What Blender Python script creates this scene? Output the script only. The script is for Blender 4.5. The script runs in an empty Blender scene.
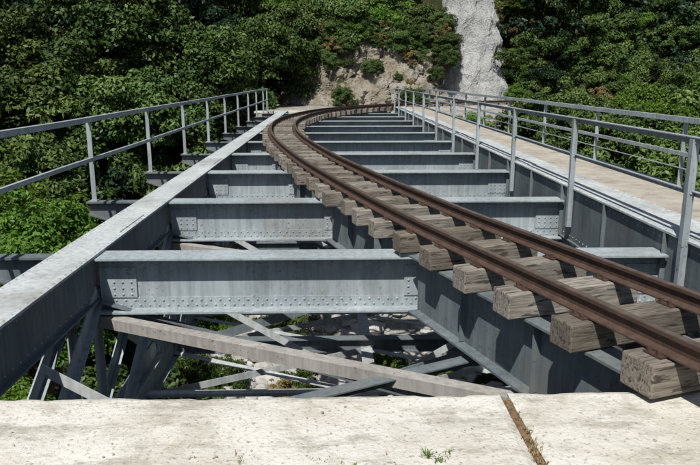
import bpy, math, random
import numpy as np
from mathutils import Vector, noise as mn
random.seed(7)
C = bpy.context
scene = C.scene

# ------------------------------------------------------------------ helpers
def link(o, parent=None):
    C.scene.collection.objects.link(o)
    if parent: o.parent = parent
    return o
def empty(name):
    return link(bpy.data.objects.new(name, None))
class MB:
    def __init__(s): s.v=[]; s.f=[]
    def add(s, vs, fs):
        b=len(s.v); s.v += [tuple(p) for p in vs]; s.f += [tuple(b+i for i in f) for f in fs]
    def prism(s, p0, p1, w, h, up=(0,0,1), off=(0,0), twist=0):
        """box from p0 to p1; w sideways, h along up; off=(side,up) offset of the centre"""
        p0=Vector(p0); p1=Vector(p1); d=(p1-p0).normalized(); up=Vector(up)
        sd=d.cross(up)
        if sd.length<1e-4: sd=Vector((1,0,0))
        sd.normalize(); u=sd.cross(d).normalized()
        o=sd*off[0]+u*off[1]
        vs=[]
        for p in (p0,p1):
            for a,b in ((-1,-1),(1,-1),(1,1),(-1,1)):
                vs.append(p+o+sd*(a*w/2)+u*(b*h/2))
        s.add(vs,[(0,3,2,1),(4,5,6,7),(0,1,5,4),(1,2,6,5),(2,3,7,6),(3,0,4,7)])
    def box(s, x0,x1,y0,y1,z0,z1):
        s.add([(x0,y0,z0),(x1,y0,z0),(x1,y1,z0),(x0,y1,z0),(x0,y0,z1),(x1,y0,z1),(x1,y1,z1),(x0,y1,z1)],
              [(0,3,2,1),(4,5,6,7),(0,1,5,4),(1,2,6,5),(2,3,7,6),(3,0,4,7)])
    def ibeam(s,p0,p1,fw,h,t=0.03,wt=0.02,up=(0,0,1)):
        """I section, p at the TOP centre line"""
        s.prism(p0,p1,fw,t,up,(0,-t/2))
        s.prism(p0,p1,wt,h-2*t,up,(0,-h/2))
        s.prism(p0,p1,fw,t,up,(0,-h+t/2))
    def dome(s,c,n,r=0.016):
        n=Vector(n); a=n.orthogonal().normalized(); b=n.cross(a); c=Vector(c)
        vs=[]
        for rr,hh in ((1,0),(.75,.5)):
            for k in range(6):
                t=k*math.pi/3; vs.append(c+(a*math.cos(t)+b*math.sin(t))*r*rr+n*r*hh)
        vs.append(c+n*r*.75)
        fs=[(k,(k+1)%6,6+(k+1)%6,6+k) for k in range(6)]+[(6+k,6+(k+1)%6,12) for k in range(6)]
        s.add(vs,fs)
    def obj(s,name,mat,parent=None,bevel=0,smooth=False):
        m=bpy.data.meshes.new(name); m.from_pydata(s.v,[],s.f); m.materials.append(mat); m.update()
        if smooth: m.polygons.foreach_set('use_smooth',[True]*len(m.polygons))
        o=link(bpy.data.objects.new(name,m),parent)
        if bevel:
            md=o.modifiers.new('bevel','BEVEL'); md.width=bevel; md.segments=2; md.limit_method='ANGLE'
        return o

# ------------------------------------------------------------------ materials
class NT:
    def __init__(s,name):
        s.m=bpy.data.materials.new(name); s.m.use_nodes=True; s.n=s.m.node_tree.nodes; s.l=s.m.node_tree.links
        s.b=s.n['Principled BSDF']; s.out=s.n['Material Output']
        s.tc=s.n.new('ShaderNodeTexCoord')
    def noise(s,scale,detail=6,rough=.6,stretch=None,dist=0,src=None):
        t=s.n.new('ShaderNodeTexNoise'); t.inputs['Scale'].default_value=scale; t.inputs['Detail'].default_value=min(detail,5)
        t.inputs['Roughness'].default_value=rough; t.inputs['Distortion'].default_value=dist
        src=src or s.tc.outputs['Object']
        if stretch:
            mp=s.n.new('ShaderNodeMapping'); mp.inputs['Scale'].default_value=stretch; s.l.new(src,mp.inputs[0]); src=mp.outputs[0]
        s.l.new(src,t.inputs['Vector']); return t.outputs['Fac']
    def vor(s,scale,feature='F1',stretch=None):
        t=s.n.new('ShaderNodeTexVoronoi'); t.inputs['Scale'].default_value=scale; t.feature=feature
        src=s.tc.outputs['Object']
        if stretch:
            mp=s.n.new('ShaderNodeMapping'); mp.inputs['Scale'].default_value=stretch; s.l.new(src,mp.inputs[0]); src=mp.outputs[0]
        s.l.new(src,t.inputs['Vector']); return t
    def ramp(s,fac,stops):
        r=s.n.new('ShaderNodeValToRGB'); e=r.color_ramp.elements
        while len(e)<len(stops): e.new(.5)
        for i,(p,c) in enumerate(stops):
            e[i].position=p; e[i].color=(*(c if hasattr(c,'__len__') else (c,c,c)),1)
        s.l.new(fac,r.inputs[0]); return r.outputs[0]
    def mix(s,f,a,b,mode='MIX'):
        x=s.n.new('ShaderNodeMix'); x.data_type='RGBA'; x.blend_type=mode
        for sock,val in ((x.inputs[0],f),(x.inputs[6],a),(x.inputs[7],b)):
            if hasattr(val,'is_output'): s.l.new(val,sock)
            elif hasattr(val,'__len__'): sock.default_value=(*val,1)
            else: sock.default_value=val
        return x.outputs[2]
    def math(s,op,a,b=0.):
        x=s.n.new('ShaderNodeMath'); x.operation=op
        for i,val in enumerate((a,b)):
            if hasattr(val,'is_output'): s.l.new(val,x.inputs[i])
            else: x.inputs[i].default_value=val
        return x.outputs[0]
    def bump(s,h,strength=.3,dist=.02):
        b=s.n.new('ShaderNodeBump'); b.inputs['Strength'].default_value=strength; b.inputs['Distance'].default_value=dist
        s.l.new(h,b.inputs['Height']); s.l.new(b.outputs[0],s.b.inputs['Normal'])
    def done(s,col,rough=.7,metal=0,spec=.5):
        if hasattr(col,'is_output'): s.l.new(col,s.b.inputs['Base Color'])
        else: s.b.inputs['Base Color'].default_value=(*col,1)
        if hasattr(rough,'is_output'): s.l.new(rough,s.b.inputs['Roughness'])
        else: s.b.inputs['Roughness'].default_value=rough
        s.b.inputs['Metallic'].default_value=metal; s.b.inputs['Specular IOR Level'].default_value=spec
        return s.m

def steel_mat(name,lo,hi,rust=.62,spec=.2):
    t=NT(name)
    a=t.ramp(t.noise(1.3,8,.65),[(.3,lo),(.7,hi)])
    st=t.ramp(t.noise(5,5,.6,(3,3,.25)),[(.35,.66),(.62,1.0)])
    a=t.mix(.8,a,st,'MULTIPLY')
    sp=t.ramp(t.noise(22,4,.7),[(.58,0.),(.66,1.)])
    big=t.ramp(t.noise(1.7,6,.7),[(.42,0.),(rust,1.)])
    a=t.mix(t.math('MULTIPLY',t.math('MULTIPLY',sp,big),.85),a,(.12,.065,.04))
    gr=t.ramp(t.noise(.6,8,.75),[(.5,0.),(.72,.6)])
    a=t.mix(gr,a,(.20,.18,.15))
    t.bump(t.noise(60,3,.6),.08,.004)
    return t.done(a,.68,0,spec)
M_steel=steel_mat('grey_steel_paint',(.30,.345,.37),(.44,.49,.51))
M_steel_d=steel_mat('weathered_shaded_steel_paint',(.11,.135,.15),(.20,.235,.25),.55)  # dark copy with more rust; shade of girder side faces put into the colour
M_chord=steel_mat('sunlit_steel_paint',(.45,.48,.485),(.61,.64,.64),.72)  # light copy: sunlit look of flange tops and lower lattice put into the colour
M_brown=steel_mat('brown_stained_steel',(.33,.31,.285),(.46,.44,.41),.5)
t=NT('rusty_rail'); a=t.ramp(t.noise(9,6,.7),[(.3,(.055,.034,.027)),(.7,(.11,.07,.053))]); M_rail=t.done(a,.65,.1,.3)
t=NT('rail_head_worn'); a=t.ramp(t.noise(9,6,.7),[(.3,(.14,.105,.085)),(.7,(.26,.21,.18))]); M_head=t.done(a,.42,.5)
t=NT('weathered_wood')
at=t.n.new('ShaderNodeAttribute'); at.attribute_name='tone'
mp=t.n.new('ShaderNodeMapping'); mp.inputs['Rotation'].default_value=(0,0,math.radians(-18)); t.l.new(t.tc.outputs['Object'],mp.inputs[0])
g=t.noise(7,5,.7,(.5,8,8),.5,mp.outputs[0]); a=t.ramp(g,[(.28,(.10,.085,.07)),(.47,(.29,.26,.225)),(.72,(.47,.44,.395))])
a=t.mix(1,a,t.ramp(at.outputs['Fac'],[(0,(.60,.56,.51)),(1,(1.,1.,1.))]),'MULTIPLY')
p=t.ramp(t.noise(1.9,2,.5),[(.35,.65),(.6,1.)]); a=t.mix(1,a,p,'MULTIPLY')
cr=t.ramp(t.noise(5,3,.6,(.7,12,5),.3,mp.outputs[0]),[(.57,0.),(.62,1.)]); a=t.mix(t.math('MULTIPLY',cr,.8),a,(.04,.034,.028))
t.bump(g,.45,.012); M_wood=t.done(a,.88,0,.15)
t=NT('pale_concrete')
a=t.ramp(t.noise(1.1,9,.7),[(.3,(.56,.52,.45)),(.5,(.68,.65,.585)),(.7,(.75,.72,.66))])
st=t.ramp(t.noise(2.2,10,.8,(.6,1.4,1)),[(.50,0.),(.62,1.)]); a=t.mix(t.math('MULTIPLY',st,.6),a,(.27,.25,.19))
w2=t.ramp(t.noise(.9,6,.7,None,1.5),[(.5,0.),(.7,1.)]); a=t.mix(t.math('MULTIPLY',w2,.5),a,(.40,.37,.28))
sp=t.ramp(t.noise(38,4,.7),[(.56,0.),(.66,1.)]); a=t.mix(t.math('MULTIPLY',sp,.65),a,(.15,.14,.11))
hh=t.math('ADD',t.noise(30,5,.7),t.math('MULTIPLY',t.noise(5,4,.6),1.2)); t.bump(hh,.6,.02); M_conc=t.done(a,.9,0,.2)
t=NT('walkway_concrete')
a=t.ramp(t.noise(1.6,8,.7),[(.3,(.33,.295,.245)),(.7,(.49,.45,.385))])
st=t.ramp(t.noise(3,8,.75),[(.48,0.),(.66,1.)]); a=t.mix(t.math('MULTIPLY',st,.6),a,(.2,.175,.14)); M_walk=t.done(a,.9,0,.2)
t=NT('abutment_masonry')
v=t.vor(1.6,'DISTANCE_TO_EDGE'); e=t.ramp(v.outputs['Distance'],[(.0,0.),(.07,1.)])
a=t.ramp(t.noise(2,8,.7),[(.3,(.3,.27,.23)),(.7,(.48,.44,.38))]); a=t.mix(e,(.16,.14,.12),a); t.bump(e,.5,.05); M_mason=t.done(a,.9,0,.2)
t=NT('dirt'); a=t.ramp(t.noise(14,8,.7),[(.3,(.10,.065,.035)),(.7,(.26,.18,.10))]); t.bump(t.noise(40,5),.8,.02); M_dirt=t.done(a,.95,0,.1)
t=NT('ballast'); v=t.vor(14); a=t.mix(.7,t.ramp(t.noise(3,4),[(.3,(.36,.33,.29)),(.7,(.52,.49,.44))]),t.ramp(v.outputs['Color'],[(0,.5),(1,1.)]),'MULTIPLY'); t.bump(v.outputs['Distance'],.8,.04); M_ball=t.done(a,.95,0,.2)
def rockmat(name,c0,c1,c2,streak,bs=.25):
    t=NT(name)
    a=t.ramp(t.noise(.5,10,.7),[(.3,c0),(.5,c1),(.72,c2)])
    s_=t.ramp(t.noise(1.3,9,.75,streak,.5),[(.36,.55),(.52,1.)]); a=t.mix(.8,a,s_,'MULTIPLY')
    t.bump(t.math('ADD',t.noise(1.5,10,.75),t.noise(6,8,.7)),1.,bs); return t.done(a,.92,0,.2)
M_cliff=rockmat('pale_rock',(.44,.45,.44),(.60,.605,.59),(.70,.70,.685),(1.2,1.2,.3),.3)
M_bank=rockmat('ochre_rock',(.25,.20,.14),(.47,.42,.33),(.62,.59,.52),(1,1,.7),.3)
t=NT('river_stone'); a=t.ramp(t.noise(.5,8,.7),[(.3,(.24,.23,.21)),(.5,(.42,.41,.39)),(.7,(.60,.59,.57))]); M_stone=t.done(a,.9,0,.2)
t=NT('ground_soil')
gr=t.ramp(t.noise(.35,10,.75),[(.35,(.02,.03,.012)),(.55,(.055,.06,.025)),(.78,(.20,.16,.09))])
gv=t.ramp(t.noise(2.2,9,.8),[(.32,(.2,.19,.16)),(.5,(.38,.37,.34)),(.68,(.56,.55,.52))])
at=t.n.new('ShaderNodeAttribute'); at.attribute_name='bed'
fac=t.ramp(t.math('ADD',at.outputs['Fac'],t.math('MULTIPLY',t.math('SUBTRACT',t.noise(.4,8,.7),.5),.9)),[(.42,0.),(.55,1.)])
a=t.mix(fac,gr,gv); t.bump(t.noise(2.5,9,.8),1.,.25); M_ground=t.done(a,.95,0,.1)
def leafmat(name,dark,mid,light,trans=0.):
    t=NT(name)
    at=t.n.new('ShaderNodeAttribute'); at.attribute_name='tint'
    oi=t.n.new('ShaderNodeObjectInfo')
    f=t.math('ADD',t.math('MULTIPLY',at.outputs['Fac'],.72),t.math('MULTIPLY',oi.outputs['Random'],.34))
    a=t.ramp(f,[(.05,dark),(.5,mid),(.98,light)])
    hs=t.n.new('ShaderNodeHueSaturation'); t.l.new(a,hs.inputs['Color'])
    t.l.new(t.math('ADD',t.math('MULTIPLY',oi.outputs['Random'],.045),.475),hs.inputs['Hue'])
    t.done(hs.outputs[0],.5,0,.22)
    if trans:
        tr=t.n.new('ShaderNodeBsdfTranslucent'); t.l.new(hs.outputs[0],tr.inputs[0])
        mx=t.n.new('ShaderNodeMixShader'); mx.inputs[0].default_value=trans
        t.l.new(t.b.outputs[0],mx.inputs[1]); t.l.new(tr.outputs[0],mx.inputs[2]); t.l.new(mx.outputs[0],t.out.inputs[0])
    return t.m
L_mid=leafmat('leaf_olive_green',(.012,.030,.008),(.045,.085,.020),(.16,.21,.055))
L_dark=leafmat('leaf_dark_green',(.004,.012,.006),(.012,.032,.013),(.035,.065,.026))  # dark foliage; also carries the painted shade of the far-left slope
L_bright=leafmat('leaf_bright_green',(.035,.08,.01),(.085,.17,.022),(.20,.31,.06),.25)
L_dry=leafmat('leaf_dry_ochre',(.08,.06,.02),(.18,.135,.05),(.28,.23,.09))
t=NT('bark'); a=t.ramp(t.noise(3,8,.7,(4,4,.6)),[(.3,(.05,.04,.03)),(.7,(.16,.13,.10))]); M_bark=t.done(a,.95,0,.1)

# ------------------------------------------------------------------ track alignment
ctrl=[(8.2,-9),(5.6,-4),(4.15,-.5),(3.25,2.1),(2.59,4.0),(1.8,6.4),(1.2,8.3),(.35,11.5),(-.55,15.5),(-1.5,21.4),(-1.75,27.9),(-.75,34.8),(1.35,39.9),(4.6,44.3),(9.5,48.2),(18,51.5),(30,53),(52,53),(80,53)]
def cr(p0,p1,p2,p3,t):
    return tuple(.5*((2*p1[i])+(-p0[i]+p2[i])*t+(2*p0[i]-5*p1[i]+4*p2[i]-p3[i])*t*t+(-p0[i]+3*p1[i]-3*p2[i]+p3[i])*t**3) for i in (0,1))
pts=[]
for i in range(1,len(ctrl)-2):
    for k in range(24): pts.append(cr(ctrl[i-1],ctrl[i],ctrl[i+1],ctrl[i+2],k/24))
P=np.array(pts)
for _ in range(30): P[1:-1]=(P[:-2]+2*P[1:-1]+P[2:])/4
seg=np.hypot(*(P[1:]-P[:-1]).T); S=np.concatenate([[0],np.cumsum(seg)])
def at_s(s):
    x=np.interp(s,S,P[:,0]); y=np.interp(s,S,P[:,1])
    x2=np.interp(s+.2,S,P[:,0]); y2=np.interp(s+.2,S,P[:,1]); x1=np.interp(s-.2,S,P[:,0]); y1=np.interp(s-.2,S,P[:,1])
    d=np.array([x2-x1,y2-y1]); d/=np.hypot(*d); return np.array([x,y]),d
def at_y(y):
    i=int(np.argmax(P[:,1]>y)); s=S[i-1]+(y-P[i-1,1])/(P[i,1]-P[i-1,1])*seg[i-1]; return at_s(s)
G=.82
ZS=.27
def sweep(name,prof,off,mat,parent,z0):
    mb=MB(); ss=np.arange(.3,S[-1]-.3,.3); n=len(prof)
    for s_ in ss:
        p,d=at_s(s_); nrm=np.array([d[1],-d[0]])
        for a,b in prof:
            q=p+nrm*(off+a); mb.v.append((q[0],q[1],z0+b))
    for i in range(len(ss)-1):
        for k in range(n):
            mb.f.append((i*n+k,i*n+(k+1)%n,(i+1)*n+(k+1)%n,(i+1)*n+k))
    return mb.obj(name,mat,parent)
track=empty('railway_track')
prof=[(-.065,0),(.065,0),(.065,.012),(.012,.03),(.012,.095),(.034,.108),(.034,.134),(-.034,.134),(-.034,.108),(-.012,.095),(-.012,.03),(-.065,.012)]
for nm,o in (('rail_outer',-G/2),('rail_inner',G/2)):
    sweep(nm,prof,o,M_rail,track,ZS+.012)
    sweep(nm+'_head',[(-.022,0),(.022,0),(.020,.004),(-.020,.004)],o,M_head,track,ZS+.012+.1345)
sl=MB(); pl=MB(); tone=[]
s_=.48
while s_<S[-1]-1:
    p,d=at_s(s_); n=np.array([d[1],-d[0]])
    j=random.uniform(-.06,.05); yaw=random.uniform(-.025,.025)
    n2=np.array([n[0]*math.cos(yaw)-n[1]*math.sin(yaw),n[0]*math.sin(yaw)+n[1]*math.cos(yaw)])
    a=p-n2*(G/2+.27+j); b=p+n2*(G/2+.27+random.uniform(-.05,.05))
    w=random.uniform(.24,.29); z=ZS-random.uniform(0,.006); hgt=random.uniform(.215,.228)
    sl.prism((a[0],a[1],z-hgt/2),(b[0],b[1],z-hgt/2),w,hgt); tone.append(random.random())
    for o in (-G/2,G/2):
        q=p+n*o
        pl.prism((q[0]-n[0]*.11,q[1]-n[1]*.11,ZS+.006),(q[0]+n[0]*.11,q[1]+n[1]*.11,ZS+.006),.15,.011)
        for e in (-.09,.09):
            for g in (-.04,.04):
                c=q+n*e+d*g; pl.prism((c[0],c[1],ZS+.01),(c[0],c[1],ZS+.045),.028,.028,(0,1,0))
    s_+=.75+random.uniform(-.02,.02)
so_=sl.obj('sleepers',M_wood,track,.014)
at_=so_.data.attributes.new('tone','FLOAT','POINT'); at_.data.foreach_set('value',np.repeat(np.array(tone,dtype=np.float32),8))
pl.obj('rail_fastenings',M_rail,track)

# ------------------------------------------------------------------ bridge
bridge=empty('railway_bridge')
Y0=4.1; SP=3.6; YE=42.6; NB=10
BY=[7.7+SP*k for k in range(NB)]
nodes=[Y0+.05]+BY+[YE-.1]
XL=-2.71; XR=3.88; ZB=-2.75
fb=MB(); rv=MB(); br=MB()
for k,y in enumerate(BY):
    fb.ibeam((XL,y,0),(XR,y,0),.40,.66,.022,.02)
    fb.box(XL,XR,y-.022,y-.010,-.14,-.0225); fb.box(XL,XR,y-.022,y-.010,-.637,-.51)
    fb.box(XL,XL+.42,y-.034,y-.0225,-.508,-.142)
    fb.box(XR-.42,XR,y-.034,y-.0225,-.508,-.142)
    p,d=at_y(y)
    for o in (-G/2,G/2):
        fb.box(p[0]+o-.13,p[0]+o+.13,y-.034,y-.0225,-.508,-.142)
        fb.box(p[0]+o-.2,p[0]+o+.2,y-.17,y+.17,.001,.043)
    if k<7:
        sp=.11 if k<3 else .16
        x=XL+.06; c_=0
        while x<XR-.04:
            rv.dome((x,y-.022,-.105),(0,-1,0)); rv.dome((x,y-.022,-.545),(0,-1,0)); rv.dome((x+sp/2,y-.022,-.605),(0,-1,0))
            x+=sp
        for xx in (XL+.06,XL+.16,XL+.26,XL+.36,XR-.06,XR-.16,XR-.26,XR-.36,p[0]-G/2-.08,p[0]-G/2+.08,p[0]+G/2-.08,p[0]+G/2+.08):
            for zz in np.arange(-.47,-.16,.075): rv.dome((xx,y-.034,zz),(0,-1,0))
    for dy0,dy1 in ((-.012,.012),):
        x0,x1=-3.20,-4.06
        br.add([(x0,y+dy0,-.03),(x1,y+dy0,-.03),(x1,y+dy0,-.2),(x0,y+dy0,-.5),(x0,y+dy1,-.03),(x1,y+dy1,-.03),(x1,y+dy1,-.2),(x0,y+dy1,-.5)],
               [(0,1,2,3),(7,6,5,4),(0,4,5,1),(1,5,6,2),(2,6,7,3),(3,7,4,0)])
    br.box(-4.08,-3.20,y-.10,y+.10,-.029,-.004)
    br.prism((-3.20,y,-.51),(-4.06,y,-.21),.2,.02)
    x0,x1=4.52,5.66
    br.add([(x0,y-.012,.10),(x0,y-.012,-.45),(x1,y-.012,-.08),(x1,y-.012,.10),(x0,y+.012,.10),(x0,y+.012,-.45),(x1,y+.012,-.08),(x1,y+.012,.10)],
           [(0,1,2,3),(7,6,5,4),(0,4,5,1),(1,5,6,2),(2,6,7,3),(3,7,4,0)])
    br.box(x0,x1,y-.08,y+.08,.101,.125)
fb.obj('floor_beams',M_steel,bridge)
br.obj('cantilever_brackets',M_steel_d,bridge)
tc=MB(); tw=MB()
tc.box(-3.20,-2.70,Y0-.02,YE,.005,.035)
tw.box(-2.80,-2.775,Y0,YE,-.52,.004); tw.box(-3.125,-3.10,Y0,YE,-.52,.004)
tw.box(-2.775,-2.712,Y0,YE,-.535,-.515); tw.box(-2.775,-2.712,Y0,YE,-.02,.003)
tc.box(3.86,4.52,Y0-.02,YE,.245,.275)
tw.box(3.90,3.925,Y0,YE,-.60,.244); tw.box(4.44,4.465,Y0,YE,-.60,.244)
tw.box(3.865,3.899,Y0,YE,-.615,-.595)
for i,y in enumerate(BY):
    if i%2==0:
        tc.box(-3.13,-2.77,y+1.0,y+2.2,.0355,.049); tc.box(3.95,4.43,y-1.2,y-.3,.2755,.289)
y=Y0+.1
while y<26: 
    for e in (-2.735,-3.165): rv.dome((e,y,.035),(0,0,1),.017)
    rv.dome((-2.775,y,-.07),(1,0,0),.015); rv.dome((-2.775,y,-.46),(1,0,0),.015)
    rv.dome((3.90,y,.17),(-1,0,0),.015); rv.dome((3.90,y,-.53),(-1,0,0),.015)
    y+=.15
y=Y0+.1
while y<26:
    for e in (3.90,4.48): rv.dome((e,y,.275),(0,0,1),.016)
    y+=.15
for y in BY:
    for dy in (-1.8,0): tw.box(3.84,3.899,y+dy-.1,y+dy-.085,-.594,.243)
lat=MB()
for X0,xo in ((-2.80,-3.11),(3.93,4.45)):
    sgn=1 if X0<0 else -1
    for X in (X0,xo):
        for i,y in enumerate(nodes):
            lat.prism((X,y,-.5),(X,y,ZB),.018,.26,(0,1,0))
            lat.prism((X+.03*sgn,y,-.5),(X+.03*sgn,y,ZB),.06,.02,(0,1,0))
            lat.add([(X+.012,y-.42,-.50),(X+.012,y+.42,-.50),(X+.012,y+.22,-.95),(X+.012,y-.22,-.95),(X+.024,y-.42,-.50),(X+.024,y+.42,-.50),(X+.024,y+.22,-.95),(X+.024,y-.22,-.95)],
                    [(0,3,2,1),(4,5,6,7),(0,1,5,4),(1,2,6,5),(2,3,7,6),(3,0,4,7)])
        for i in range(len(nodes)-1):
            a,b=nodes[i],nodes[i+1]
            for (ya,za,yb,zb_,xx) in ((b,-.45,a,ZB+.1,X+.034),(a,-.45,b,ZB+.1,X-.02)):
                dv=Vector((0,yb-ya,zb_-za)).normalized(); up=Vector((1,0,0)).cross(dv)
                lat.prism((xx,ya,za),(xx,yb,zb_),.018,.2,up)
                lat.prism((xx+.04*sgn,ya,za),(xx+.04*sgn,yb,zb_),.07,.016,up,(0,.09))
    xc=(X0+xo)/2
    lat.prism((xc,Y0,ZB),(xc,YE,ZB),.5,.03); lat.prism((X0,Y0,ZB),(X0,YE,ZB),.02,.3,(0,0,1),(0,.17)); lat.prism((xo,Y0,ZB),(xo,YE,ZB),.02,.3,(0,0,1),(0,.17))
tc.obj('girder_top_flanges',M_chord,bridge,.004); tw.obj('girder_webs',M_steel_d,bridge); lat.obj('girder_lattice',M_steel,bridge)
lb=MB(); bb=MB(); b2=MB(); xm=(XL+XR)/2
for i in range(len(nodes)-1):
    a,b=nodes[i],nodes[i+1]
    for (xa,ya,xb,yb,z,mm) in ((XL,b-.1,XR,a+.1,-.70,lb),(XR,b-.1,XL,a+.1,-.735,bb)):
        mm.prism((xa,ya,z),(xb,yb,z),.15,.014); mm.prism((xa,ya,z),(xb,yb,z),.014,.11,(0,0,1),(.068,-.063))
    h=(a+b)/2
    for (xa,xb) in ((XL-.2,xm),(xm,XR+.2)):
        for (ya,yb) in ((a,h),(h,b)):
            b2.prism((xa,ya,ZB+.03),(xb,yb,ZB+.03),.13,.014); b2.prism((xa,yb,ZB+.06),(xb,ya,ZB+.06),.13,.014)
            b2.prism((xa,ya,ZB+.03),(xb,yb,ZB+.03),.012,.1,(0,0,1),(.058,.055))
    b2.prism((XL-.2,h,ZB+.12),(XR+.2,h,ZB+.12),.14,.05)
    b2.prism((XL,h,-.62),(xm,h,ZB+.15),.1,.012,(0,1,0)); b2.prism((XR,h,-.62),(xm,h,ZB+.15),.1,.012,(0,1,0))
b2.prism((xm,Y0,ZB+.1),(xm,YE,ZB+.1),.2,.02)
for y in nodes[1:]:
    bb.prism((XL,y-.05,-.62),(XR,y-.05,ZB+.1),.015,.16,(0,0,1)); bb.prism((XR,y+.05,-.62),(XL,y+.05,ZB+.1),.015,.16,(0,0,1))
    bb.prism((XL,y-.05,-.62),(XR,y-.05,ZB+.1),.1,.012,(0,0,1),(.05,.084))
    bb.ibeam((XL-.2,y,ZB+.28),(XR+.2,y,ZB+.28),.2,.24,.016,.014)
lb.obj('lateral_bracing',M_brown,bridge); bb.obj('sway_bracing',M_steel_d,bridge); b2.obj('lower_lateral_lattice',M_chord,bridge)
sg=MB(); ST=.04
for o in (-G/2,G/2):
    q=[]
    for y in nodes:
        p,d=at_y(y); q.append((p[0]+d[1]*o,y))
    for i in range(len(q)-1):
        a,b=q[i],q[i+1]
        sg.ibeam((a[0],a[1]+.212 if i else a[1],ST),(b[0],b[1]-.212,ST),.26,.68,.022,.018)
        dv=Vector((b[0]-a[0],b[1]-a[1],0)).normalized(); nn=Vector((-dv.y,dv.x,0))
        L=math.hypot(b[0]-a[0],b[1]-a[1]); k=.3
        while k<L-.25 and i<5:
            for zz in (-.03,-.58):
                pp=Vector((a[0],a[1],zz))+dv*k; 
                for sgn2 in (1,-1): rv.dome(pp+nn*sgn2*.009,nn*sgn2,.015)
            k+=.12
        for f in (.33,.66):
            pp=Vector((a[0],a[1],0))+dv*(L*f)
            sg.prism(pp+nn*.06+Vector((0,0,.01)),pp+nn*.06+Vector((0,0,-.61)),.1,.012,dv)
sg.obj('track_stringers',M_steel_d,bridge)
rv.obj('rivets',M_steel,bridge,0,True)
wk=MB(); y=Y0
while y<YE:
    wk.box(4.53,5.62,y+.015,min(y+1.785,YE),.17+random.uniform(0,.004),.25+random.uniform(0,.012)); y+=1.8
wko=wk.obj('walkway',M_walk,None,.008)
ed=MB(); ed.box(5.625,5.70,Y0,YE,.05,.30); ed.obj('walkway_edge_channel',M_steel,bridge)
def railing(name,X,z0,ztop,zmid,ys,yend,side,extra=None):
    r=MB()
    for y in ys:
        lx=random.uniform(-.012,.012)
        r.prism((X,y,z0),(X+lx,y,ztop-.01),.075,.011,(0,1,0)); r.prism((X+side*.032,y+.0,z0),(X+side*.032+lx,y,ztop-.01),.011,.07,(0,1,0),(0,.04))
        r.box(X-.06,X+.06,y-.06,y+.075,z0,z0+.02) if extra is None else None
        r.dome((X,y-.007,zmid-.03),(0,-1,0),.018); r.dome((X,y-.007,ztop-.05),(0,-1,0),.018)
    ya=Y0-.4
    o=-side*.02
    n=12; yy=[ya+(yend-ya)*i/n for i in range(n+1)]; sag=[random.uniform(-.008,.008) for _ in yy]
    for i in range(n):
        r.prism((X+o,yy[i],ztop+sag[i]),(X+o,yy[i+1],ztop+sag[i+1]),.085,.011); r.prism((X+o-side*.037,yy[i],ztop-.04+sag[i]),(X+o-side*.037,yy[i+1],ztop-.04+sag[i+1]),.011,.068)
        r.prism((X-side*.03,yy[i],zmid-sag[i]),(X-side*.03,yy[i+1],zmid-sag[i+1]),.05,.011); r.prism((X-side*.05,yy[i],zmid-.03-sag[i]),(X-side*.05,yy[i+1],zmid-.03-sag[i+1]),.01,.05)
    return r
ysL=[4.15]+BY+[YE-.2]
r=railing('l',-3.97,-.003,1.38,.72,ysL,YE,-1); r.prism((-3.97,YE-.2,1.3),(-3.97,YE+.7,.05),.06,.02,(1,0,0)); r.obj('bridge_railing',M_steel,None)
ysR=[y-.6 for y in BY]+[YE-.4]
r=railing('r',3.835,-.36,1.38,.82,ysR,YE,-1,1); r.obj('bridge_railing.001',M_steel,None)
r=railing('o',5.58,.26,1.40,.85,[y-.6 for y in BY]+[YE-.4],YE,1); 
r.prism((5.56,Y0-.4,.60),(5.56,YE,.60),.04,.01); r.obj('bridge_railing.002',M_steel,None)

# ------------------------------------------------------------------ abutments
def rough_block(name,x0,x1,y0,y1,z0,z1,mat,res=.25,amp=.012,par=None):
    nx=max(2,int((x1-x0)/res)); ny=max(2,int((y1-y0)/res)); mb=MB()
    for j in range(ny+1):
        for i in range(nx+1):
            x=x0+(x1-x0)*i/nx; y=y0+(y1-y0)*j/ny
            n=mn.fractal(Vector((x*1.7,y*1.7,z1)),1,2,5)
            ex=(mn.noise(Vector((x*4,3.3,z1)))*amp+min(0,mn.noise(Vector((x*9,7.3,z1)))+.15)*amp*4) if j in(0,ny) else 0
            drop=.014 if (j in (0,ny) or i in (0,nx)) else 0
            mb.v.append((x,y+ex,z1+n*amp-drop))
    for j in range(ny):
        for i in range(nx): a=j*(nx+1)+i; mb.f.append((a,a+1,a+nx+2,a+nx+1))
    ring=[i for i in range(nx+1)]+[j*(nx+1)+nx for j in range(1,ny+1)]+[ny*(nx+1)+i for i in range(nx-1,-1,-1)]+[j*(nx+1) for j in range(ny-1,0,-1)]
    b=len(mb.v)
    for r_ in ring: v=mb.v[r_]; mb.v.append((v[0],v[1],z0))
    m=len(ring)
    for k in range(m): mb.f.append((ring[k],b+k,b+(k+1)%m,ring[(k+1)%m]))
    return mb.obj(name,mat,par)
ab=empty('concrete_abutment')
cx=1.10
rough_block('coping_slab',-7,cx-.02,1.2,4.06,-.4,0,M_conc,.05,.012,ab)
rough_block('coping_slab_b',cx+.035,8.2,1.2,4.07,-.4,.004,M_conc,.05,.012,ab)
b=MB(); b.box(-6.8,8,-2,4.0,-13,-.401); b.obj('masonry_wall',M_mason,ab)
rough_block('joint_dirt',cx-.03,cx+.05,1.3,4.0,-.3,-.012,M_dirt,.02,.012,ab)
fa=empty('concrete_abutment')
b=MB(); b.box(-4.6,6.2,YE+.01,YE+6,-14,-.12); b.obj('masonry_wall',M_mason,fa)
rough_block('coping_slab',-4.8,6.4,YE+.005,YE+1.2,-.119,-.0,M_conc,.3,.01,fa)

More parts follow.
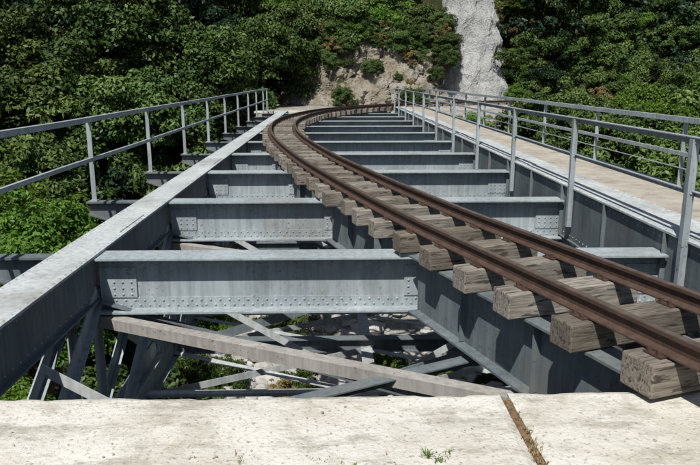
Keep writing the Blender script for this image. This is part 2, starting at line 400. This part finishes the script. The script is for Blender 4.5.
# ------------------------------------------------------------------ ground
Mf=P[P[:,1]>40]
def shelf_d(x,y): return float(np.hypot(Mf[:,0]-x,Mf[:,1]-y).min())
def sst(a,b,x):
    t=max(0,min(1,(x-a)/(b-a))); return t*t*(3-2*t)
def nat(x,y):
    n=mn.fractal(Vector((x*.05,y*.05,0)),1,2,5)
    if y<34: 
        z=-14+ (max(0,14-y)*1.05 if y>=1 else 13.65)
        z+= 1.2*n if y>1 else 0
        if y<1: z=-.35+.15*n
    else:
        z=-14+(y-34)*.82+2.2*n*min(1,(y-34)/10)
        if y>48:
            w=sst(-10,-6,x)*(1-sst(17,21,x))
            zc=max(-.13,(y-57.5)*1.15); z=z*(1-w)+min(z,zc)*w if zc<z else z
        z=min(z,70+n*4)
    return z
def terr(x,y):
    z=nat(x,y)
    if y>30 and x>-7:
        d=shelf_d(x,y)
        if -4.5<x<6 and y>43: d=min(d,max(0,(y-51)),8)
        w=max(0,min(1,(5.5-d)/2.5))
        if y<42.6 and -9<x<9: w=0
        w=w*w*(3-2*w); z=z*(1-w)+(-.13)*w
    if -7.2<x<8.4 and y<4.5 and y>-3: z=min(z,-.42)
    return z
xs=np.concatenate([np.linspace(-220,-45,20)[:-1],np.linspace(-45,45,131)[:-1],np.linspace(45,220,21)])
ys=np.concatenate([np.linspace(-120,-4,12)[:-1],np.linspace(-4,75,120)[:-1],np.linspace(75,260,40)])
vv=[];bed=[]
for y in ys:
    for x in xs:
        z=terr(float(x),float(y)); vv.append((x,y,z))
        f=1.0 if (6<y<43) else 0.
        f*=max(0,min(1,(13-abs(x-2))/7)) if y<43 else 0
        if 33<y: f*=max(0,min(1,(44-y)/3))
        if z>-12 and y<14: f*=.5
        if y>42 and x>-7 and shelf_d(x,y)<3.4: f=1
        if 43<y<56 and -5<x<16: f=1
        bed.append(f)
W=len(xs); ff=[(j*W+i,j*W+i+1,(j+1)*W+i+1,(j+1)*W+i) for j in range(len(ys)-1) for i in range(W-1)]
m=bpy.data.meshes.new('ground'); m.from_pydata(vv,[],ff); m.materials.append(M_ground)
atr=m.attributes.new('bed','FLOAT','POINT'); atr.data.foreach_set('value',bed)
m.polygons.foreach_set('use_smooth',[True]*len(ff)); link(bpy.data.objects.new('ground',m))
mb=MB(); ss=np.arange(0,S[-1]-.5,.6); ok=[]
for s_ in ss:
    p,d=at_s(s_)
    if p[1]>43.3 : ok.append((p,d))
for p,d in ok:
    n=np.array([d[1],-d[0]])
    for o,z in ((-1.5,-.12),(-.95,.14),(.95,.14),(1.5,-.12)): q=p+n*o; mb.v.append((q[0],q[1],z))
for i in range(len(ok)-1):
    for k in range(3): mb.f.append((i*4+k,i*4+k+1,i*4+k+5,i*4+k+4))
mb.obj('ballast_bed',M_ball)

# ------------------------------------------------------------------ rocks
def rockface(name,mat,cxf,hwf,y0,lean,ztop,amp,zb=-1.,bulge=4.,sl=1.):
    nu,nv=110,150; mb=MB()
    for j in range(nv+1):
        z=zb+(ztop-zb)*j/nv
        for i in range(nu+1):
            u=-1+2*i/nu
            x=cxf(z)+u*hwf(z)
            y=y0+lean*max(0,z)+bulge*abs(u)**5
            n=mn.fractal(Vector((x*.45*sl,y*.35,z*.25)),.85,2.1,7)
            k=mn.noise(Vector((x*.15+z*.35,z*.8,5)))*.5+abs(mn.noise(Vector((x*1.1+z*.4,z*.25,9))))*.7
            mb.v.append((x+n*amp*.7,y-n*amp-k*amp,z+mn.noise(Vector((x,z,y)))*.2))
    for j in range(nv):
        for i in range(nu): a=j*(nu+1)+i; mb.f.append((a,a+1,a+nu+2,a+nu+1))
    return mb.obj(name,mat,None,0,False)
rockface('rock_cliff',M_cliff,lambda z:11.85+.03*z,lambda z:max(1.5,3.6-.15*max(0,z)),55.8,.48,30,.65)
rockface('rocky_bank',M_bank,lambda z:3.0,lambda z:7.2-.2*max(0,z),54.0,.85,6.0,1.2,-1,3.)

def icorock(seed,sub=2):
    import bmesh
    bm=bmesh.new(); bmesh.ops.create_icosphere(bm,subdivisions=sub,radius=1)
    r=random.Random(seed); off=Vector((r.uniform(0,50),r.uniform(0,50),r.uniform(0,50)))
    for v in bm.verts:
        n=mn.fractal(v.co*1.1+off,1,2,3); v.co*=1+.35*n; v.co.z*=.7
    vs=[tuple(v.co) for v in bm.verts]; fs=[tuple(v.index for v in f.verts) for f in bm.faces]; bm.free(); return vs,fs
rk=[icorock(i) for i in range(6)]
mb=MB(); rr=random.Random(4)
for i in range(1900):
    x=rr.uniform(-11,15); y=rr.uniform(16,42); s_=rr.uniform(.1,.4) if rr.random()<.92 else rr.uniform(.5,1.0)
    z=terr(x,y); vs,fs=rk[rr.randrange(6)]; a=rr.uniform(0,6.28); ca,sa=math.cos(a),math.sin(a)
    sx,sy=s_*rr.uniform(.7,1.4),s_
    mb.add([(x+(v[0]*sx*ca-v[1]*sy*sa),y+(v[0]*sx*sa+v[1]*sy*ca),z+v[2]*s_+.1*s_) for v in vs],fs)
mb.obj('river_stones',M_stone)
# grit and small pebbles lying on the coping
mb=MB()
for i in range(150):
    x=rr.uniform(-3.5,3.5); y=rr.uniform(2.6,4.0) if rr.random()<.5 else rr.gauss(3.1,.25); s_=rr.uniform(.003,.009) if rr.random()<.9 else rr.uniform(.01,.018)
    if abs(x-cx)<.06 or y>4.02: continue
    vs,fs=rk[rr.randrange(6)]; mb.add([(x+v[0]*s_,y+v[1]*s_,.004+v[2]*s_) for v in vs],fs)
mb.obj('pebbles',M_ball)

# ------------------------------------------------------------------ vegetation
def crown_mesh(name,seed,R,H,ncl,nl,leaf,mat,low=-.35):
    r=np.random.default_rng(seed)
    d=r.normal(size=(ncl,3)); d/=np.linalg.norm(d,axis=1)[:,None]; d[:,2]=np.where(d[:,2]<low,-d[:,2],d[:,2])
    rad=r.uniform(.45,1.,ncl)**.6
    lob=1+.25*np.sin(3*np.arctan2(d[:,1],d[:,0])+seed)+.17*r.normal(size=ncl)
    cc=d*rad[:,None]*lob[:,None]*np.array([R,R,H])*.82
    cr_=R*r.uniform(.09,.26,ncl); ct=r.uniform(0,1,ncl)
    w=cr_**2; idx=r.choice(ncl,size=nl,p=w/w.sum())
    ld=r.normal(size=(nl,3)); ld/=np.linalg.norm(ld,axis=1)[:,None]; ld[:,2]=np.where(ld[:,2]<-.45,-ld[:,2],ld[:,2])
    q=r.uniform(.55,1.2,nl)
    c=cc[idx]+ld*(cr_[idx]*q)[:,None]*np.array([1,1,.7])
    n=ld*.8+r.normal(size=(nl,3))*.5+np.array([0,0,.3]); n/=np.linalg.norm(n,axis=1)[:,None]
    tt=np.cross(n,r.normal(size=(nl,3))); tt/=np.linalg.norm(tt,axis=1)[:,None]; bb_=np.cross(n,tt)
    L=leaf*r.uniform(.6,1.3,nl); 
    V=np.empty((nl,4,3)); V[:,0]=c-tt*L[:,None]; V[:,1]=c+bb_*(L*.5)[:,None]; V[:,2]=c+tt*L[:,None]; V[:,3]=c-bb_*(L*.5)[:,None]
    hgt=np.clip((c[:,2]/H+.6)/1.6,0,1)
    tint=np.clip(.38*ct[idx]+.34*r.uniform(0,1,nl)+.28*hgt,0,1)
    m=bpy.data.meshes.new(name); m.vertices.add(nl*4); m.vertices.foreach_set('co',V.ravel())
    m.loops.add(nl*4); m.loops.foreach_set('vertex_index',np.arange(nl*4,dtype=np.int32))
    m.polygons.add(nl); m.polygons.foreach_set('loop_start',np.arange(0,nl*4,4,dtype=np.int32)); m.polygons.foreach_set('loop_total',np.full(nl,4,dtype=np.int32))
    m.update(calc_edges=True)
    at=m.attributes.new('tint','FLOAT','POINT'); at.data.foreach_set('value',np.repeat(tint,4).astype(np.float32))
    m.materials.append(mat); return m
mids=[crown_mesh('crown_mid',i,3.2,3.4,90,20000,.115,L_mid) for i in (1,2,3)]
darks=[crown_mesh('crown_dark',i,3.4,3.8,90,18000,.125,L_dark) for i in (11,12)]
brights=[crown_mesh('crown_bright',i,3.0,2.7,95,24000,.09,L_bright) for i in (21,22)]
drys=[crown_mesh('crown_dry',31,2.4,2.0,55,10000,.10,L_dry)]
def trunk_mesh(seed,h,r0):
    r=random.Random(seed); mb=MB()
    def limb(p,d,L,ra,rb,n=6):
        prev=None; p=Vector(p); d=Vector(d).normalized()
        for k in range(n+1):
            a=d.orthogonal().normalized(); b=d.cross(a); rr_=ra+(rb-ra)*k/n
            ring=[tuple(p+(a*math.cos(t*math.pi/4)+b*math.sin(t*math.pi/4))*rr_) for t in range(8)]
            s0=len(mb.v); mb.v+=ring
            if prev is not None:
                for t in range(8): mb.f.append((prev+t,prev+(t+1)%8,s0+(t+1)%8,s0+t))
            prev=s0; d=(d+Vector((r.uniform(-.18,.18),r.uniform(-.18,.18),r.uniform(-.02,.12)))).normalized(); p=p+d*(L/n)
        return p
    top=limb((0,0,-.6),(0,0,1),h*.62,r0,r0*.6)
    for k in range(7):
        a=k*.9+r.uniform(-.3,.3); st=Vector((0,0,0)).lerp(top,r.uniform(.55,1.)) 
        limb(st,(math.cos(a),math.sin(a),r.uniform(.5,1.2)),h*r.uniform(.3,.5),r0*.4,r0*.08,5)
    return mb
trunks=[]
for i in range(3):
    mb=trunk_mesh(i,5.5,.24); m=bpy.data.meshes.new('trunk'); m.from_pydata(mb.v,[],mb.f); m.materials.append(M_bark); trunks.append(m)
vr=random.Random(99)
def tree(kind,x,y,crowns,ztop=None,s=1.):
    zb=terr(x,y)
    H=ztop-zb
    e=empty(kind); e.location=(x,y,zb)
    tr=link(bpy.data.objects.new('trunk',vr.choice(trunks)),e); k=max(.5,(H-2*s)/5.2); tr.scale=(max(.8,k*.8),max(.8,k*.8),k)
    c=link(bpy.data.objects.new('crown',vr.choice(crowns)),e); c.location=(0,0,H-2.9*s); c.scale=(s,s,s*vr.uniform(.9,1.1)); c.rotation_euler=(0,0,vr.uniform(0,6.28))
    if H>6*s:
        c2=link(bpy.data.objects.new('crown_low',vr.choice(crowns)),e); c2.location=(vr.uniform(-1,1)*s,vr.uniform(-.6,1)*s,H-5.4*s); c2.scale=(s*.9,)*3; c2.rotation_euler=(0,0,vr.uniform(0,6.28))
    return e
for (x,y,zt,s,kind,cs) in [(-10.3,23.5,-1.5,1.15,'bright_green_tree',brights),(-13.5,27,-1.8,1.2,'bright_green_tree',brights),
      (-8.5,15.5,-5.5,1.0,'bright_green_tree',brights),(-6.5,19,-6.8,.9,'oak_tree',mids),(-14.5,33,-.6,1.2,'oak_tree',mids),(-17,38,3.2,1.3,'oak_tree',mids),
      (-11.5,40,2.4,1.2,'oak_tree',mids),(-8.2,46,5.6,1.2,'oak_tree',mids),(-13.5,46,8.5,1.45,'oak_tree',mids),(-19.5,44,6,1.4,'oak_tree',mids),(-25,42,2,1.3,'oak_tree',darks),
      (12.5,19,-2.6,1.,'oak_tree',mids),(12.2,26,-1.5,1.1,'bright_green_tree',mids),(16.5,31,-.8,1.2,'oak_tree',mids),(12,34,-1.4,1.1,'bright_green_tree',brights),(21,36,.4,1.2,'oak_tree',mids),(10.5,39,-1.4,1.,'oak_tree',mids),
      (17,40,.6,1.1,'oak_tree',mids),(12.8,43.5,.9,.9,'oak_tree',mids),(16.5,46.6,1.6,.9,'oak_tree',mids),(21,46.5,1.9,1.,'bright_green_tree',brights),
      (26,42,1.4,1.2,'oak_tree',mids),(27,47,2.6,1.1,'bright_green_tree',brights),
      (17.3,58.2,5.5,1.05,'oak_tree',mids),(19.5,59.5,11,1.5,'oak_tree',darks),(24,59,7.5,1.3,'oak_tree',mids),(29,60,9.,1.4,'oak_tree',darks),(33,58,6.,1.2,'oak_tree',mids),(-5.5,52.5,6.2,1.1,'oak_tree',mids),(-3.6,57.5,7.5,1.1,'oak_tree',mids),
      (.5,60,8.5,1.1,'oak_tree',mids),(4.5,61,9.,1.1,'bright_green_tree',brights),(7.6,60,8.2,.9,'oak_tree',mids)]:
    tree(kind,x,y,cs,zt,s)
forest=empty('hillside_forest')
placed=[]
tries=0
while len(placed)<360 and tries<9000:
    tries+=1
    y=vr.uniform(35,82); hw=8+y*.56; x=vr.uniform(-hw,hw)
    if -6.5<x<9 and y<60.5: continue
    if 7.3<x<16.6 and y<80: continue
    if y>40 and x>-7 and shelf_d(x,y)<(3.8 if x>16 else 5.0): continue
    md=3.0
    if any((x-a)**2+(y-b)**2<md*md for a,b in placed): continue
    placed.append((x,y))
    z=terr(x,y); q=vr.random()
    if x<-22: cs=darks if q<.9 else mids  # far-left slope: its shade is put into the leaf colour by dark crowns
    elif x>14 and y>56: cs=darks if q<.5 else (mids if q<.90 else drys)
    elif -8<x<10: cs=mids if q<.62 else (brights if q<.82 else drys)
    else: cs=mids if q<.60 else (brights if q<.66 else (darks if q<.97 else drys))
    s=vr.uniform(.75,1.4)
    if x>14 and y<59: s*=.55
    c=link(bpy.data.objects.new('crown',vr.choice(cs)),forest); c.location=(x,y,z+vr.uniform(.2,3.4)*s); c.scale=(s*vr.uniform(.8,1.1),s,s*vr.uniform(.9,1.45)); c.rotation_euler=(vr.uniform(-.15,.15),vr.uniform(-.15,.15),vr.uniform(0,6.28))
shr=empty('shrubs')
for i in range(290):
    if i<75:
        x=vr.uniform(-5,9.5); z=vr.random()**.7*6.5
        if vr.random()<.5 : z=vr.uniform(4.,6.8)
        y=53.4+.85*z
    elif i<110: x=vr.choice((vr.uniform(6.4,8.4),vr.uniform(15.0,17))); z=vr.uniform(-.2,11); y=56.1+.48*z
    elif i<165: x=vr.uniform(-12,14); y=vr.uniform(16,40); z=terr(x,y)+.2
    elif i<205: x=vr.uniform(16.5,42); y=vr.uniform(55,61); z=terr(x,y)+.5
    else: x=vr.uniform(-30,-7) if vr.random()<.3 else vr.uniform(8,38); y=vr.uniform(14,60); z=terr(x,y)+.5
    if i>=165 and (7<x<16.5 and y>49 or (y>40 and shelf_d(x,y)<2.2)): continue
    s=vr.uniform(.12,.44) if i<110 else (vr.uniform(.2,.55) if i<165 else vr.uniform(.45,.9))
    q=vr.random(); cs=brights if q<.22 else (mids if q<.78 else drys)
    c=link(bpy.data.objects.new('shrub',vr.choice(cs)),shr); c.location=(x,y,z); c.scale=(s*1.1,s,s*vr.uniform(.8,1.3)); c.rotation_euler=(vr.uniform(-.3,.3),vr.uniform(-.3,.3),vr.uniform(0,6.28))
def tuft(mb,x,y,z,n,h,rng):
    for k in range(n):
        a=rng.uniform(0,6.28); l=rng.uniform(.4,1)*h; w=.0035; bx=x+rng.uniform(-.02,.02); by=y+rng.uniform(-.02,.02)
        dx,dy=math.cos(a),math.sin(a); px,py=-dy*w,dx*w
        mb.add([(bx-px,by-py,z),(bx+px,by+py,z),(bx+dx*l*.4+px*.7,by+dy*l*.4+py*.7,z+l*.7),(bx+dx*l*.4-px*.7,by+dy*l*.4-py*.7,z+l*.7),(bx+dx*l*.9,by+dy*l*.9,z+l*.85)],[(0,1,2,3),(3,2,4)])
g=MB(); rg=random.Random(3)
for (x,y,n,h) in [(.5,3.3,22,.07),(.56,3.26,14,.05),(.1,3.22,10,.04),(.62,3.34,8,.04)]: tuft(g,x,y,.0,n,h,rg)
t=NT('weed_green'); M_weed=t.done((.12,.2,.04),.7); t=NT('dry_grass'); M_dg=t.done((.27,.2,.1),.8)
g.obj('weeds',M_weed)
g=MB()
for k in range(30): tuft(g,cx+rg.uniform(-.02,.04),rg.uniform(2.9,4.0),-.01,5,.035,rg)
for k in range(60): tuft(g,rg.uniform(-.8,1.0),rg.uniform(2.9,3.35),.0,3,.03,rg)
g.obj('dry_grass',M_dg)

# ------------------------------------------------------------------ light, sky, camera
EL=math.radians(56); AZ=math.radians(200)
sd=Vector((math.sin(AZ)*math.cos(EL),math.cos(AZ)*math.cos(EL),math.sin(EL)))
sun=bpy.data.lights.new('sun','SUN'); sun.energy=5; sun.angle=math.radians(.5); sun.color=(1,.975,.92)
so=link(bpy.data.objects.new('sun',sun)); so.rotation_euler=sd.to_track_quat('Z','Y').to_euler(); so.location=(0,0,60)
w=bpy.data.worlds.new('World'); scene.world=w; w.use_nodes=True
sk=w.node_tree.nodes.new('ShaderNodeTexSky'); sk.sky_type='NISHITA'; sk.sun_disc=False; sk.sun_elevation=EL; sk.sun_rotation=AZ
bg=w.node_tree.nodes['Background']; bg.inputs[1].default_value=.06; w.node_tree.links.new(sk.outputs[0],bg.inputs[0])
cam=bpy.data.cameras.new('camera'); co=link(bpy.data.objects.new('camera',cam)); scene.camera=co
cam.sensor_width=36; cam.lens=34.97; cam.clip_end=1500; cam.clip_start=.05
co.location=(0,0,2.0); co.rotation_euler=(math.radians(90-12.8),0,math.radians(-1.5))
scene.view_settings.view_transform='Standard'; scene.view_settings.look='None'; scene.view_settings.exposure=0
print('forest',len(placed))
